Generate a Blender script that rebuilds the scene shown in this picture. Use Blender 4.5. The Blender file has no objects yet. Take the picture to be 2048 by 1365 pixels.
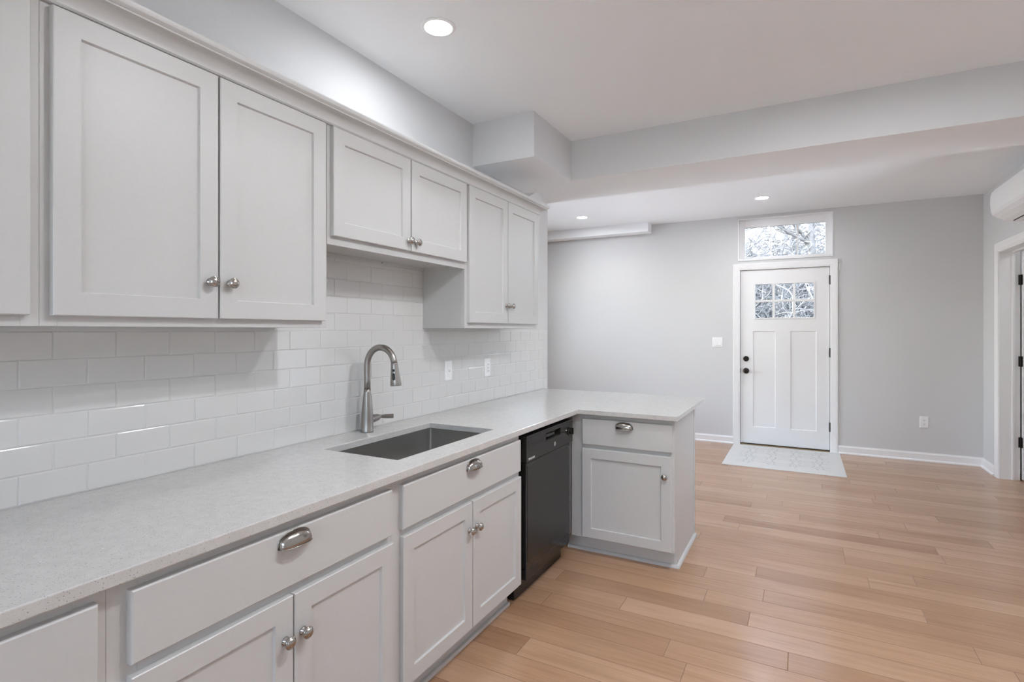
import bpy, bmesh, math, random
from mathutils import Vector, Matrix
C = bpy.context.scene.collection
SC = bpy.context.scene
R = math.radians
PI = math.pi

# ---------------------------------------------------------------- camera, world, light levels
cam_d = bpy.data.cameras.new('camera')
cam = bpy.data.objects.new('camera', cam_d); C.objects.link(cam)
cam.location = (0, 0, 1.325)
cam.rotation_euler = (R(90), 0, R(28.3))
cam_d.sensor_width = 36.0
cam_d.lens = 36.0 * 1076.2 / 2048.0
cam_d.shift_y = -21.0 / 2048.0
cam_d.clip_start = 0.02
SC.camera = cam
SC.view_settings.view_transform = 'Standard'
SC.view_settings.look = 'None'
SC.view_settings.exposure = 0.74
SC.view_settings.gamma = 1.0
SC.view_settings.use_curve_mapping = False
try:
    SC.cycles.use_denoising = True
    SC.cycles.max_bounces = 14
    SC.cycles.diffuse_bounces = 8
    SC.cycles.glossy_bounces = 6
    SC.cycles.transparent_max_bounces = 12
    SC.cycles.sample_clamp_indirect = 6.0
    SC.cycles.caustics_reflective = False
    SC.cycles.caustics_refractive = False
except Exception:
    pass
LAMP_K = 122.0          # radiance of a kitchen downlight lens (dimmed circuit)
LAMP_M = 420.0          # radiance of the main kitchen downlight lens
LAMP_FILL = 380.0          # radiance of the added fill lens near the beam
LAMP_F = 240.0          # radiance of a downlight lens in the far room
world = bpy.data.worlds.new('world'); SC.world = world
world.use_nodes = True
wn = world.node_tree.nodes; wl = world.node_tree.links
wn.clear()
wo = wn.new('ShaderNodeOutputWorld'); wb = wn.new('ShaderNodeBackground')
sky = wn.new('ShaderNodeTexSky')
sky.sky_type = 'NISHITA'; sky.sun_disc = False
sky.sun_elevation = R(52); sky.sun_rotation = R(200); sky.air_density = 1.0; sky.dust_density = 0.6
hs = wn.new('ShaderNodeHueSaturation'); hs.inputs['Saturation'].default_value = .58      # thin overcast
wl.new(sky.outputs[0], hs.inputs['Color']); wl.new(hs.outputs[0], wb.inputs[0]); wb.inputs[1].default_value = 1.1
wl.new(wb.outputs[0], wo.inputs[0])
sun_d = bpy.data.lights.new('sun', 'SUN'); sun_d.energy = 19.0; sun_d.angle = R(1.0); sun_d.color = (1, .98, .96)
sun = bpy.data.objects.new('sun', sun_d); C.objects.link(sun)
sun.location = (-8, 3, 12)
sun.rotation_euler = (0, R(-42), 0)

# ---------------------------------------------------------------- dimensions (metres)
XW = -1.81                 # face of the kitchen wall tiles
XF, XD = -1.542, -1.522    # wall cabinet frame / door face
BF, BD = -1.192, -1.172    # base cabinet frame / door face
ZC, ZCB = 0.862, 0.834     # counter top / underside
YFAR, XR, YBACK, XL2 = 6.78, 1.555, -2.6, -3.7
ZK, ZFAR, ZBEAM = 2.62, 2.655, 2.353

# ---------------------------------------------------------------- node helpers and materials
class NT:
    def __init__(s, name):
        s.m = bpy.data.materials.new(name); s.m.use_nodes = True
        s.n = s.m.node_tree.nodes; s.l = s.m.node_tree.links
        s.b = s.n['Principled BSDF']
    def add(s, t, **k):
        n = s.n.new(t)
        for a, v in k.items(): setattr(n, a, v)
        return n
    def put(s, sock, v):
        if hasattr(v, 'is_output') or isinstance(v, bpy.types.NodeSocket): s.l.new(v, sock)
        elif isinstance(v, (tuple, list)) and len(v) == 3 and sock.type == 'RGBA': sock.default_value = (*v, 1)
        else: sock.default_value = v
    def math(s, op, a, b=None, c=None):
        n = s.add('ShaderNodeMath', operation=op)
        for i, v in enumerate((a, b, c)):
            if v is not None: s.put(n.inputs[i], v)
        return n.outputs[0]
    def mix(s, f, a, b):
        n = s.add('ShaderNodeMix', data_type='RGBA')
        s.put(n.inputs[0], f); s.put(n.inputs[6], a); s.put(n.inputs[7], b)
        return n.outputs[2]
    def ramp(s, f, stops):
        n = s.add('ShaderNodeValToRGB'); e = n.color_ramp.elements
        while len(e) < len(stops): e.new(.5)
        for x, (p, c) in zip(e, stops): x.position = p; x.color = (*c, 1)
        s.l.new(f, n.inputs[0]); return n.outputs[0]
    def coord(s, which='Object'):
        return s.add('ShaderNodeTexCoord').outputs[which]
    def xyz(s, v):
        n = s.add('ShaderNodeSeparateXYZ'); s.l.new(v, n.inputs[0]); return n.outputs
    def vec(s, x, y, z=0.0):
        n = s.add('ShaderNodeCombineXYZ')
        for i, v in enumerate((x, y, z)): s.put(n.inputs[i], v)
        return n.outputs[0]
    def noise(s, v, scale, detail=2.0, rough=.5):
        n = s.add('ShaderNodeTexNoise'); s.l.new(v, n.inputs['Vector'])
        n.inputs['Scale'].default_value = scale; n.inputs['Detail'].default_value = detail; n.inputs['Roughness'].default_value = rough
        return n.outputs[0]
    def white(s, v):
        n = s.add('ShaderNodeTexWhiteNoise', noise_dimensions='3D'); s.l.new(v, n.inputs['Vector']); return n.outputs[0]
    def bump(s, h, strength=.1, dist=.01):
        n = s.add('ShaderNodeBump'); n.inputs['Strength'].default_value = strength; n.inputs['Distance'].default_value = dist
        s.l.new(h, n.inputs['Height']); s.l.new(n.outputs[0], s.b.inputs['Normal'])
    def set(s, **k):
        for a, v in k.items():
            s.put(s.b.inputs[a.replace('_', ' ')], v)
        return s.m

def paint(name, col, rough=.45, var=.012, scale=60.0, bump=.04, spec=.5):
    t = NT(name); n = t.noise(t.coord(), scale, 3.0)
    lo = tuple(max(0, c - var) for c in col); hi = tuple(min(1, c + var) for c in col)
    t.set(Base_Color=t.ramp(n, [(.3, lo), (.7, hi)]), Roughness=rough)
    t.b.inputs['Specular IOR Level'].default_value = spec
    if bump: t.bump(n, bump, .002)
    return t.m

def metal(name, col, rough=.28, brush=(1, 1, 60), var=.14):
    t = NT(name); x = t.xyz(t.coord())
    v = t.vec(t.math('MULTIPLY', x[0], brush[0] * 20.0), t.math('MULTIPLY', x[1], brush[1] * 20.0), t.math('MULTIPLY', x[2], brush[2] * 20.0))
    n = t.noise(v, 1.0, 4.0)
    r = t.math('MULTIPLY_ADD', n, var, rough - var / 2)
    t.set(Base_Color=tuple(col), Metallic=1.0, Roughness=r)
    return t.m

M = {}
M['cab'] = paint('cabinet_paint', (.565, .562, .552), .38, .006, 90, .02)
M['wall'] = paint('wall_paint', (.640, .642, .646), .75, .006, 140, .06, .3)
M['ceil'] = paint('ceiling_paint', (.865, .88, .895), .85, .005, 120, .05, .2)
M['trim'] = paint('trim_paint', (.84, .84, .845), .32, .004, 90, .02)
M['door'] = paint('door_paint', (.83, .83, .835), .4, .004, 90, .02)
M['plastic'] = paint('white_plastic', (.84, .84, .84), .35, .003, 200, 0)
M['acplastic'] = paint('air_conditioner_plastic', (.85, .855, .86), .4, .003, 200, 0)
M['grout'] = paint('grout', (.66, .66, .655), .9, .02, 300, .05, .2)
M['void'] = paint('dark_gap', (.012, .012, .012), .8, .002, 30, 0, .2)
M['slot'] = paint('slot_dark', (.05, .05, .05), .7, .01, 30, 0, .2)
M['bronze'] = metal('dark_bronze', (.05, .042, .036), .38, (1, 1, 1))
M['bhinge'] = paint('black_hinge', (.02, .017, .016), .45, .004, 80, 0, .4)
M['nickel'] = metal('brushed_nickel', (.36, .34, .32), .36, (4, 4, .5))
M['nickel2'] = metal('satin_nickel', (.42, .395, .37), .22, (1, 1, 1))
M['steel'] = metal('stainless_steel', (.56, .55, .535), .30, (.4, .4, .4), .02)
M['rubber'] = paint('dark_rubber', (.03, .03, .03), .6, .004, 90, 0)
M['dw'] = paint('black_gloss', (.014, .0125, .0115), .12, .002, 200, 0, .55)
M['dwpanel'] = paint('black_textured', (.020, .018, .016), .30, .003, 400, .03, .42)
M['logo'] = paint('silver_lettering', (.6, .6, .6), .4, .01, 90, 0)
M['brass'] = metal('threshold_bronze', (.30, .22, .13), .45, (1, 1, 1))

def m_tile():
    t = NT('glazed_tile'); co = t.coord()
    n = t.noise(co, 14.0, 2.0)
    t.set(Base_Color=(.675, .667, .652), Roughness=.15)
    t.b.inputs['Specular IOR Level'].default_value = .5
    t.bump(n, .10, .006)
    return t.m
M['tile'] = m_tile()

def m_quartz():
    t = NT('speckled_quartz'); co = t.coord()
    v = t.add('ShaderNodeTexVoronoi', feature='F1'); t.l.new(co, v.inputs['Vector']); v.inputs['Scale'].default_value = 240
    idn = t.white(t.vec(*[t.math('MULTIPLY', q, 1.0) for q in t.xyz(v.outputs['Position'])]))
    spot = t.math('LESS_THAN', v.outputs['Distance'], .24)
    dark = t.math('MULTIPLY', spot, t.math('LESS_THAN', idn, .30))
    v2 = t.add('ShaderNodeTexVoronoi', feature='F1'); t.l.new(co, v2.inputs['Vector']); v2.inputs['Scale'].default_value = 420
    id2 = t.white(v2.outputs['Position'])
    pale = t.math('MULTIPLY', t.math('LESS_THAN', v2.outputs['Distance'], .4), t.math('LESS_THAN', id2, .25))
    v3 = t.add('ShaderNodeTexVoronoi', feature='F1'); t.l.new(co, v3.inputs['Vector']); v3.inputs['Scale'].default_value = 60
    id3 = t.white(v3.outputs['Position'])
    glint = t.math('MULTIPLY', t.math('LESS_THAN', v3.outputs['Distance'], .07), t.math('LESS_THAN', id3, .05))
    base = t.ramp(t.noise(co, 35, 4), [(.3, (.54, .53, .512)), (.7, (.59, .579, .56))])
    c = t.mix(t.math('MULTIPLY', pale, .5), base, (.41, .405, .39))
    c = t.mix(t.math('MULTIPLY', dark, .85), c, (.22, .21, .20))
    c = t.mix(glint, c, (.95, .95, .95))
    t.set(Base_Color=c, Roughness=.16)
    return t.m
M['quartz'] = m_quartz()

def m_wood():
    t = NT('oak_plank_floor'); x, y, z = t.xyz(t.coord())[:3]
    W = .136
    ys = t.math('DIVIDE', t.math('SUBTRACT', y, .041), W)
    row = t.math('FLOOR', ys)
    r1 = t.white(t.vec(row, 3.1, 7.7)); r2 = t.white(t.vec(row, 9.3, 1.9))
    L = t.math('MULTIPLY_ADD', r2, .65, .75)
    xs = t.math('DIVIDE', t.math('MULTIPLY_ADD', r1, 9.7, t.math('ADD', x, 40.0)), L)
    col = t.math('FLOOR', xs)
    pid = t.white(t.vec(row, col, 5.0)); pid2 = t.white(t.vec(col, row, 11.0))
    g1 = t.noise(t.vec(t.math('MULTIPLY_ADD', pid, 31.0, t.math('MULTIPLY', x, 1.6)), t.math('MULTIPLY_ADD', pid2, 13.0, t.math('MULTIPLY', y, 26.0)), pid), 1.0, 5.0, .6)
    g2 = t.noise(t.vec(t.math('MULTIPLY_ADD', pid2, 17.0, t.math('MULTIPLY', x, 5.0)), t.math('MULTIPLY', y, 140.0), pid), 1.0, 3.0, .6)
    g3 = t.noise(t.vec(t.math('MULTIPLY_ADD', pid, 23.0, t.math('MULTIPLY', x, 1.4)), t.math('MULTIPLY_ADD', pid2, 7.0, t.math('MULTIPLY', y, 6.0)), pid), 1.0, 2.0, .5)
    tone = t.ramp(pid, [(0.0, (.36, .200, .116)), (.12, (.425, .252, .151)), (.6, (.475, .290, .180)), (1.0, (.515, .325, .210))])
    grain = t.ramp(g1, [(.30, (.74, .68, .62)), (.52, (1, 1, 1)), (.75, (1.06, 1.05, 1.04))])
    mixn = t.add('ShaderNodeMix', data_type='RGBA', blend_type='MULTIPLY'); mixn.inputs[0].default_value = .42
    t.l.new(tone, mixn.inputs[6]); t.l.new(grain, mixn.inputs[7])
    mix2 = t.add('ShaderNodeMix', data_type='RGBA', blend_type='MULTIPLY'); mix2.inputs[0].default_value = .45
    t.l.new(mixn.outputs[2], mix2.inputs[6]); t.l.new(t.ramp(g2, [(.3, (.75, .70, .66)), (.6, (1, 1, 1))]), mix2.inputs[7])
    mix3 = t.add('ShaderNodeMix', data_type='RGBA', blend_type='MULTIPLY'); mix3.inputs[0].default_value = .5
    t.l.new(mix2.outputs[2], mix3.inputs[6]); t.l.new(t.ramp(g3, [(.3, (.80, .76, .72)), (.6, (1, 1, 1))]), mix3.inputs[7])
    fy = t.math('FRACT', ys); fx = t.math('FRACT', xs)
    ey = t.math('MULTIPLY', t.math('MINIMUM', fy, t.math('SUBTRACT', 1.0, fy)), W)
    ex = t.math('MULTIPLY', t.math('MINIMUM', fx, t.math('SUBTRACT', 1.0, fx)), L)
    e = t.math('MINIMUM', ey, t.math('MULTIPLY', ex, .8))
    gap = t.math('LESS_THAN', e, .0010)
    c = t.mix(t.math('MULTIPLY', gap, .55), mix3.outputs[2], (.16, .085, .05))
    rg = t.math('MULTIPLY_ADD', g1, .08, .135)
    t.set(Base_Color=c, Roughness=rg)
    t.b.inputs['Specular IOR Level'].default_value = .5
    tilt = t.math('MULTIPLY', t.math('SUBTRACT', pid2, .5), t.math('MULTIPLY', t.math('SUBTRACT', fx, .5), .0012))
    h = t.math('ADD', t.math('MULTIPLY', t.math('MINIMUM', e, .0025), .35), t.math('ADD', t.math('MULTIPLY', g1, .00035), tilt))
    t.bump(h, 1.0, 1.0)
    return t.m
M['wood'] = m_wood()

def m_entry():
    t = NT('patterned_entry_tile'); x, y, z = t.xyz(t.coord())[:3]
    px, py = .42, .42
    fx = t.math('SUBTRACT', t.math('FRACT', t.math('DIVIDE', t.math('ADD', x, 4.2), px)), .5)
    fy = t.math('SUBTRACT', t.math('FRACT', t.math('DIVIDE', t.math('ADD', y, 4.58), py)), .5)
    ax = t.math('MULTIPLY', t.math('ABSOLUTE', fx), 2.0); ay = t.math('MULTIPLY', t.math('ABSOLUTE', fy), 2.0)
    def ring(cx, cy, k, amp, lob, w):
        dx = t.math('SUBTRACT', ax, cx); dy = t.math('SUBTRACT', ay, cy)
        r = t.math('SQRT', t.math('ADD', t.math('MULTIPLY', dx, dx), t.math('MULTIPLY', dy, dy)))
        th = t.math('ARCTAN2', dy, dx)
        q = t.math('ADD', t.math('MULTIPLY', r, k), t.math('MULTIPLY', t.math('COSINE', t.math('MULTIPLY', th, lob)), amp))
        return r, t.math('LESS_THAN', t.math('ABSOLUTE', t.math('SINE', q)), w)
    r0, l0 = ring(0.0, 0.0, 9.5, 1.1, 4.0, .20)
    r1, l1 = ring(1.0, 1.0, 9.5, 1.3, 4.0, .20)
    r2, l2 = ring(.5, .5, 15.0, 1.2, 3.0, .26)
    m0 = t.math('MULTIPLY', l0, t.math('LESS_THAN', r0, .72)); m1 = t.math('MULTIPLY', l1, t.math('LESS_THAN', r1, .72)); m2 = t.math('MULTIPLY', l2, t.math('LESS_THAN', r2, .28))
    line = t.math('MAXIMUM', t.math('MAXIMUM', m0, m1), m2)
    inx = t.math('LESS_THAN', t.math('ABSOLUTE', x), .42); iny = t.math('LESS_THAN', t.math('ABSOLUTE', t.math('SUBTRACT', y, .04)), .42)
    n = t.noise(t.coord(), 30, 3)
    msk = t.math('MULTIPLY', t.math('MULTIPLY', line, t.math('MULTIPLY', inx, iny)), t.math('MULTIPLY_ADD', n, 1.4, .2))
    c = t.mix(msk, (.66, .655, .635), (.34, .345, .345))
    t.set(Base_Color=c, Roughness=.35)
    return t.m
M['entry'] = m_entry()

def m_glass():
    t = NT('window_glass'); t.n.remove(t.b)
    tr = t.add('ShaderNodeBsdfTransparent'); gl = t.add('ShaderNodeBsdfGlossy'); gl.inputs['Roughness'].default_value = .02
    tr.inputs[0].default_value = (.97, .98, .98, 1)
    f = t.add('ShaderNodeFresnel'); f.inputs[0].default_value = 1.45
    mx = t.add('ShaderNodeMixShader'); t.l.new(f.outputs[0], mx.inputs[0]); t.l.new(tr.outputs[0], mx.inputs[1]); t.l.new(gl.outputs[0], mx.inputs[2])
    t.l.new(mx.outputs[0], t.n['Material Output'].inputs[0]); return t.m
M['glass'] = m_glass()

def m_lamp(name, e):
    t = NT(name); t.set(Base_Color=(1, 1, 1), Emission_Color=(.93, .962, 1), Emission_Strength=e); return t.m
M['lamp'] = m_lamp('lit_lens', LAMP_K)
M['lampf'] = m_lamp('lit_lens_bright', LAMP_F)
M['lampm'] = m_lamp('lit_lens_main', LAMP_M)
M['lampfill'] = m_lamp('lit_lens_fill', LAMP_FILL)
M['bark'] = paint('pale_bark', (.16, .155, .15), .9, .06, 9, .4, .1)
M['twig'] = paint('dry_twigs', (.21, .21, .212), .9, .09, 6, 0, .1)
M['bounce'] = paint('pale_bounce', (.75, .75, .76), .9, .04, 4, .1, .2)  # kept pale so the unseen slabs outside reflect light indoors
M['leaf'] = paint('evergreen_leaf', (.035, .06, .035), .6, .02, 12, 0, .3)
M['litter'] = paint('leaf_litter', (.02, .022, .027), .95, .012, 5, .6, .05)

# ---------------------------------------------------------------- mesh helpers
def link(name, bm, m, parent=None, bevel=0.0, smooth=False, segs=2, recalc=True):
    if recalc: bmesh.ops.recalc_face_normals(bm, faces=bm.faces)
    me = bpy.data.meshes.new(name); bm.to_mesh(me); bm.free()
    ms = m if isinstance(m, (list, tuple)) else [m]
    for k in ms: me.materials.append(k)
    o = bpy.data.objects.new(name, me); C.objects.link(o)
    if smooth:
        for p in me.polygons: p.use_smooth = True
    if bevel:
        b = o.modifiers.new('bevel', 'BEVEL'); b.width = bevel; b.segments = segs; b.limit_method = 'ANGLE'; b.angle_limit = R(40)
        b.harden_normals = False
    if parent: o.parent = parent; o.matrix_parent_inverse = parent.matrix_world.inverted() if parent.type == 'EMPTY' else Matrix.Translation(-Vector((0, 0, 0)))
    return o

def reparent(o, p):
    o.parent = p; o.matrix_parent_inverse = p.matrix_world.inverted()

def tag(o, label=None, cat=None, group=None, kind=None):
    if label: o['label'] = label
    if cat: o['category'] = cat
    if group: o['group'] = group
    if kind: o['kind'] = kind
    return o

def thing(name, loc, label, cat, group=None, kind=None):
    o = bpy.data.objects.new(name, None); C.objects.link(o)
    o.empty_display_size = .05
    o.location = loc
    o.matrix_world = Matrix.Translation(Vector(loc))
    return tag(o, label, cat, group, kind)

def box(bm, x0, x1, y0, y1, z0, z1, f=None):
    c = [(x, y, z) for z in (z0, z1) for y in (y0, y1) for x in (x0, x1)]
    v = [bm.verts.new(f(*p) if f else p) for p in c]
    for q in ((0, 1, 3, 2), (4, 6, 7, 5), (0, 4, 5, 1), (2, 3, 7, 6), (0, 2, 6, 4), (1, 5, 7, 3)):
        bm.faces.new([v[i] for i in q])
    return v

def boxes(*bs):
    bm = bmesh.new()
    for b in bs: box(bm, *b)
    return bm

def struct(name, bm, m, bevel=0.0, smooth=False):
    o = link(name, bm, m, None, bevel, smooth); o['kind'] = 'structure'; return o

def lathe(bm, prof, origin, axis, n=28):
    """prof: (r, h) along axis"""
    a = Vector(axis).normalized()
    s = a.orthogonal().normalized(); t = a.cross(s)
    o = Vector(origin); rings = []
    for r, h in prof:
        if r < 1e-6: rings.append([bm.verts.new(o + a * h)])
        else: rings.append([bm.verts.new(o + a * h + (s * math.cos(2 * PI * k / n) + t * math.sin(2 * PI * k / n)) * r) for k in range(n)])
    for A, B in zip(rings, rings[1:]):
        for k in range(n):
            k2 = (k + 1) % n
            q = [A[k % len(A)], A[k2 % len(A)], B[k2 % len(B)], B[k % len(B)]]
            q = [v for i, v in enumerate(q) if v not in q[:i]]
            if len(q) > 2: bm.faces.new(q)
    for ring in (rings[0], rings[-1]):
        if len(ring) > 2:
            try: bm.faces.new(ring)
            except ValueError: pass

def tube(bm, pts, rad, n=16, cap=True):
    pts = [Vector(p) for p in pts]
    if not isinstance(rad, (list, tuple)): rad = [rad] * len(pts)
    d0 = (pts[1] - pts[0]).normalized(); s = d0.orthogonal().normalized(); rings = []
    for i, p in enumerate(pts):
        d = (pts[min(i + 1, len(pts) - 1)] - pts[max(i - 1, 0)]).normalized()
        s = (s - d * s.dot(d)).normalized(); t = d.cross(s)
        rings.append([bm.verts.new(p + (s * math.cos(2 * PI * k / n) + t * math.sin(2 * PI * k / n)) * rad[i]) for k in range(n)])
    for A, B in zip(rings, rings[1:]):
        for k in range(n): bm.faces.new((A[k], A[(k + 1) % n], B[(k + 1) % n], B[k]))
    if cap: bm.faces.new(rings[0]); bm.faces.new(rings[-1])

def prism(bm, poly, y0, y1, f):
    """extrude polygon poly [(a,b)] between y0,y1; f(a,y,b)->xyz"""
    A = [bm.verts.new(f(a, y0, b)) for a, b in poly]; B = [bm.verts.new(f(a, y1, b)) for a, b in poly]
    n = len(poly)
    for k in range(n): bm.faces.new((A[k], A[(k + 1) % n], B[(k + 1) % n], B[k]))
    bm.faces.new(A); bm.faces.new(B[::-1])

# face frames: (u along the run, n out of the face, z)
def FL(xf): return lambda u, n, z: (xf + n, u, z)        # kitchen wall, facing +x
def FP(yf): return lambda u, n, z: (u, yf - n, z)        # peninsula, facing -y

def shaker(name, F, u0, u1, z0, z1, t, parent, m, rail=.055, rec=.008):
    bm = bmesh.new()
    def rect(i, n): return [bm.verts.new(F(*p)) for p in ((u0 + i, n, z0 + i), (u1 - i, n, z0 + i), (u1 - i, n, z1 - i), (u0 + i, n, z1 - i))]
    ch = .002
    L = [rect(0, 0), rect(0, t - ch), rect(ch, t), rect(rail, t), rect(rail + .003, t - rec), ]
    for A, B in zip(L, L[1:]):
        for k in range(4): bm.faces.new((A[k], A[(k + 1) % 4], B[(k + 1) % 4], B[k]))
    bm.faces.new(L[-1]); bm.faces.new(L[0][::-1])
    return link(name, bm, m, parent)

def slab(name, F, u0, u1, z0, z1, t, parent, m):
    bm = bmesh.new()
    def rect(i, n): return [bm.verts.new(F(*p)) for p in ((u0 + i, n, z0 + i), (u1 - i, n, z0 + i), (u1 - i, n, z1 - i), (u0 + i, n, z1 - i))]
    L = [rect(0, 0), rect(0, t - .005), rect(.001, t - .0025), rect(.0035, t)]
    for A, B in zip(L, L[1:]):
        for k in range(4): bm.faces.new((A[k], A[(k + 1) % 4], B[(k + 1) % 4], B[k]))
    bm.faces.new(L[-1]); bm.faces.new(L[0][::-1])
    return link(name, bm, m, parent)

KNOB = [(0, 0), (.0105, 0), (.0115, .0015), (.0105, .004), (.0065, .007), (.0058, .012), (.0075, .0155), (.0135, .0175), (.0158, .0195), (.0162, .0215), (.0152, .0232), (.0135, .0238), (.0128, .0245), (.0112, .0272), (.0075, .0296), (.003, .0305), (0, .0306)]
def knob(F, u, z, t, parent):
    bm = bmesh.new()
    p = Vector(F(u, t, z)); q = Vector(F(u, t + 1, z))
    lathe(bm, KNOB, p, q - p, 32)
    return link('knob', bm, M['nickel2'], parent, smooth=True)

def cup_pull(F, u, z, t, parent, a=.049, h=.036, pr=.026):
    bm = bmesh.new(); NU, NV = 28, 10; zb = z - .016
    outer = []; inner = []
    for sgn, store in ((0, outer), (1, inner)):
        for i in range(NU + 1):
            ph = PI * i / NU; s = max(0.0, math.sin(ph)) ** .55; row = []
            k = 1 - .055 * sgn
            for j in range(NV + 1):
                ps = PI / 2 * j / NV
                row.append(bm.verts.new(F(u + a * k * math.cos(ph), t + max(.0006, pr * k * s * math.sin(ps) ** .8), zb + (h * k - .0) * s * math.cos(ps) ** .8)))
            store.append(row)
    for S in (outer, inner):
        for i in range(NU):
            for j in range(NV): bm.faces.new((S[i][j], S[i + 1][j], S[i + 1][j + 1], S[i][j + 1]))
    for i in range(NU): bm.faces.new((outer[i][NV], outer[i + 1][NV], inner[i + 1][NV], inner[i][NV]))
    bmesh.ops.remove_doubles(bm, verts=bm.verts, dist=1e-5)
    arc = [F(u + (a + .0015) * math.cos(PI * i / NU), t + .0012, zb + (h + .0015) * max(0, math.sin(PI * i / NU)) ** .55) for i in range(NU + 1)]
    tube(bm, arc, .0016, 6)
    lip = [F(u + a * math.cos(PI * i / NU), t + max(.001, pr * max(0, math.sin(PI * i / NU)) ** .55), zb) for i in range(NU + 1)]
    tube(bm, lip, .0013, 6)
    return link('cup_pull', bm, M['nickel2'], parent, smooth=True)

# ---------------------------------------------------------------- room shell
def pierced(f, a0, a1, z1, holes):
    b = []; cur = a0
    for (h0, h1, k0, k1) in sorted(holes):
        b += [(cur, h0, 0, z1), (h0, h1, 0, k0), (h0, h1, k1, z1)]; cur = h1
    b.append((cur, a1, 0, z1))
    return boxes(*[f(*q) for q in b if q[1] - q[0] > 1e-4 and q[3] - q[2] > 1e-4])
def unseen_window(name, f, a0, a1, z0, z1, n):
    w = struct(name, boxes(*[f(*q) for q in ((a0, a0 + .04, z0, z1), (a1 - .04, a1, z0, z1), (a0 + .04, a1 - .04, z0, z0 + .04), (a0 + .04, a1 - .04, z1 - .04, z1))]), M['trim'], .002)
    for k in range(1, n):
        m = a0 + (a1 - a0) * k / n
        link('mullion', boxes(f(m - .02, m + .02, z0 + .04, z1 - .04)), M['trim'], w)
    for k in range(n):
        p0, p1 = a0 + (a1 - a0) * k / n + (.04 if k == 0 else .02), a0 + (a1 - a0) * (k + 1) / n - (.04 if k == n - 1 else .02)
        q = f(p0, p1, z0 + .04, z1 - .04)
        mx = (q[0] + q[1]) / 2; my = (q[2] + q[3]) / 2
        g = (mx - .002, mx + .002, *q[2:]) if q[1] - q[0] < .08 else (*q[:2], my - .002, my + .002, *q[4:])
        link('glass_pane', boxes(g), M['glass'], w)
    return w
def portal(name, loc, rot, sx, sy):
    d = bpy.data.lights.new(name, 'AREA'); d.shape = 'RECTANGLE'; d.size = sx; d.size_y = sy; d.energy = 1.0
    try: d.cycles.is_portal = True
    except Exception: d.energy = 0
    o = bpy.data.objects.new(name, d); C.objects.link(o); o.location = loc; o.rotation_euler = rot
struct('floor', boxes((XL2 - .1, XR + .135, YBACK - .1, YFAR + .1, -.12, 0), (XR + .135, 3.2, 5.32, YFAR + .1, -.12, 0)), M['wood'])
# kitchen wall (stops level with the peninsula), and the far room beyond it
struct('wall_left', boxes((-1.94, XW - .008, YBACK, 3.985, 0, ZK + .1)), M['wall'])
BX0, BX1, BZ0, BZ1 = -1.2, 1.42, .30, 2.35            # unseen glazed opening behind the camera, added to let in fill daylight
struct('wall_back', pierced(lambda a, b, c, d: (a, b, YBACK - .1, YBACK, c, d), XL2, XR + .135, ZK + .1, [(BX0, BX1, BZ0, BZ1)]), M['wall'])
unseen_window('added_window_back', lambda a, b, c, d: (a, b, YBACK - .075, YBACK - .02, c, d), BX0, BX1, BZ0, BZ1, 3)
portal('daylight_portal', ((BX0 + BX1) / 2, YBACK - .09, (BZ0 + BZ1) / 2), (R(90), 0, 0), BX1 - BX0, BZ1 - BZ0)
struct('wall_side', pierced(lambda a, b, c, d: (XL2 - .1, XL2, a, b, c, d), YBACK - .1, YFAR + .1, ZFAR + .1, [(4.1, 6.3, .55, 2.2)]), M['wall'])
unseen_window('added_window_side', lambda a, b, c, d: (XL2 - .085, XL2 - .03, a, b, c, d), 4.1, 6.3, .55, 2.2, 3)  # out of view; put in to brighten the far room
portal('daylight_portal', (XL2 - .09, 5.2, 1.375), (0, R(-90), 0), 1.65, 2.2)
WX0, WX1, WZ0, WZ1 = -.655, .300, 2.150, 2.620      # transom opening
DX0, DX1, DZ1 = -.629, .266, 2.022                  # front door slab
def far_wall():
    o0, o1 = DX0 - .012, DX1 + .012
    y0, y1 = YFAR, YFAR + .12
    return boxes((XL2, WX0, y0, y1, 0, ZFAR + .1), (WX1, XR + .135, y0, y1, 0, ZFAR + .1),
                 (WX0, o0, y0, y1, 0, WZ0), (o1, WX1, y0, y1, 0, WZ0), (o0, o1, y0, y1, DZ1 + .012, WZ0),
                 (WX0, WX1, y0, y1, WZ1, ZFAR + .1))
struct('wall_far', far_wall(), M['wall'])
D2Y0, D2Y1, D2Z = 5.49, 6.318, 2.045                  # side doorway
RY0, RY1, RZ0, RZ1 = 4.02, 5.25, .60, 2.20          # unseen window in the right wall, added for more daylight
struct('wall_right', boxes((XR, XR + .135, YBACK, RY0, 0, ZFAR + .1), (XR, XR + .135, RY1, D2Y0, 0, ZFAR + .1), (XR, XR + .135, RY0, RY1, 0, RZ0), (XR, XR + .135, RY0, RY1, RZ1, ZFAR + .1), (XR, XR + .135, D2Y1, YFAR, 0, ZFAR + .1), (XR, XR + .135, D2Y0, D2Y1, D2Z, ZFAR + .1)), M['wall'])
unseen_window('added_window_right', lambda a, b, c, d: (XR + .06, XR + .115, a, b, c, d), RY0, RY1, RZ0, RZ1, 2)
portal('daylight_portal', (XR + .13, (RY0 + RY1) / 2, (RZ0 + RZ1) / 2), (0, R(90), 0), RZ1 - RZ0, RY1 - RY0)
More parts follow.
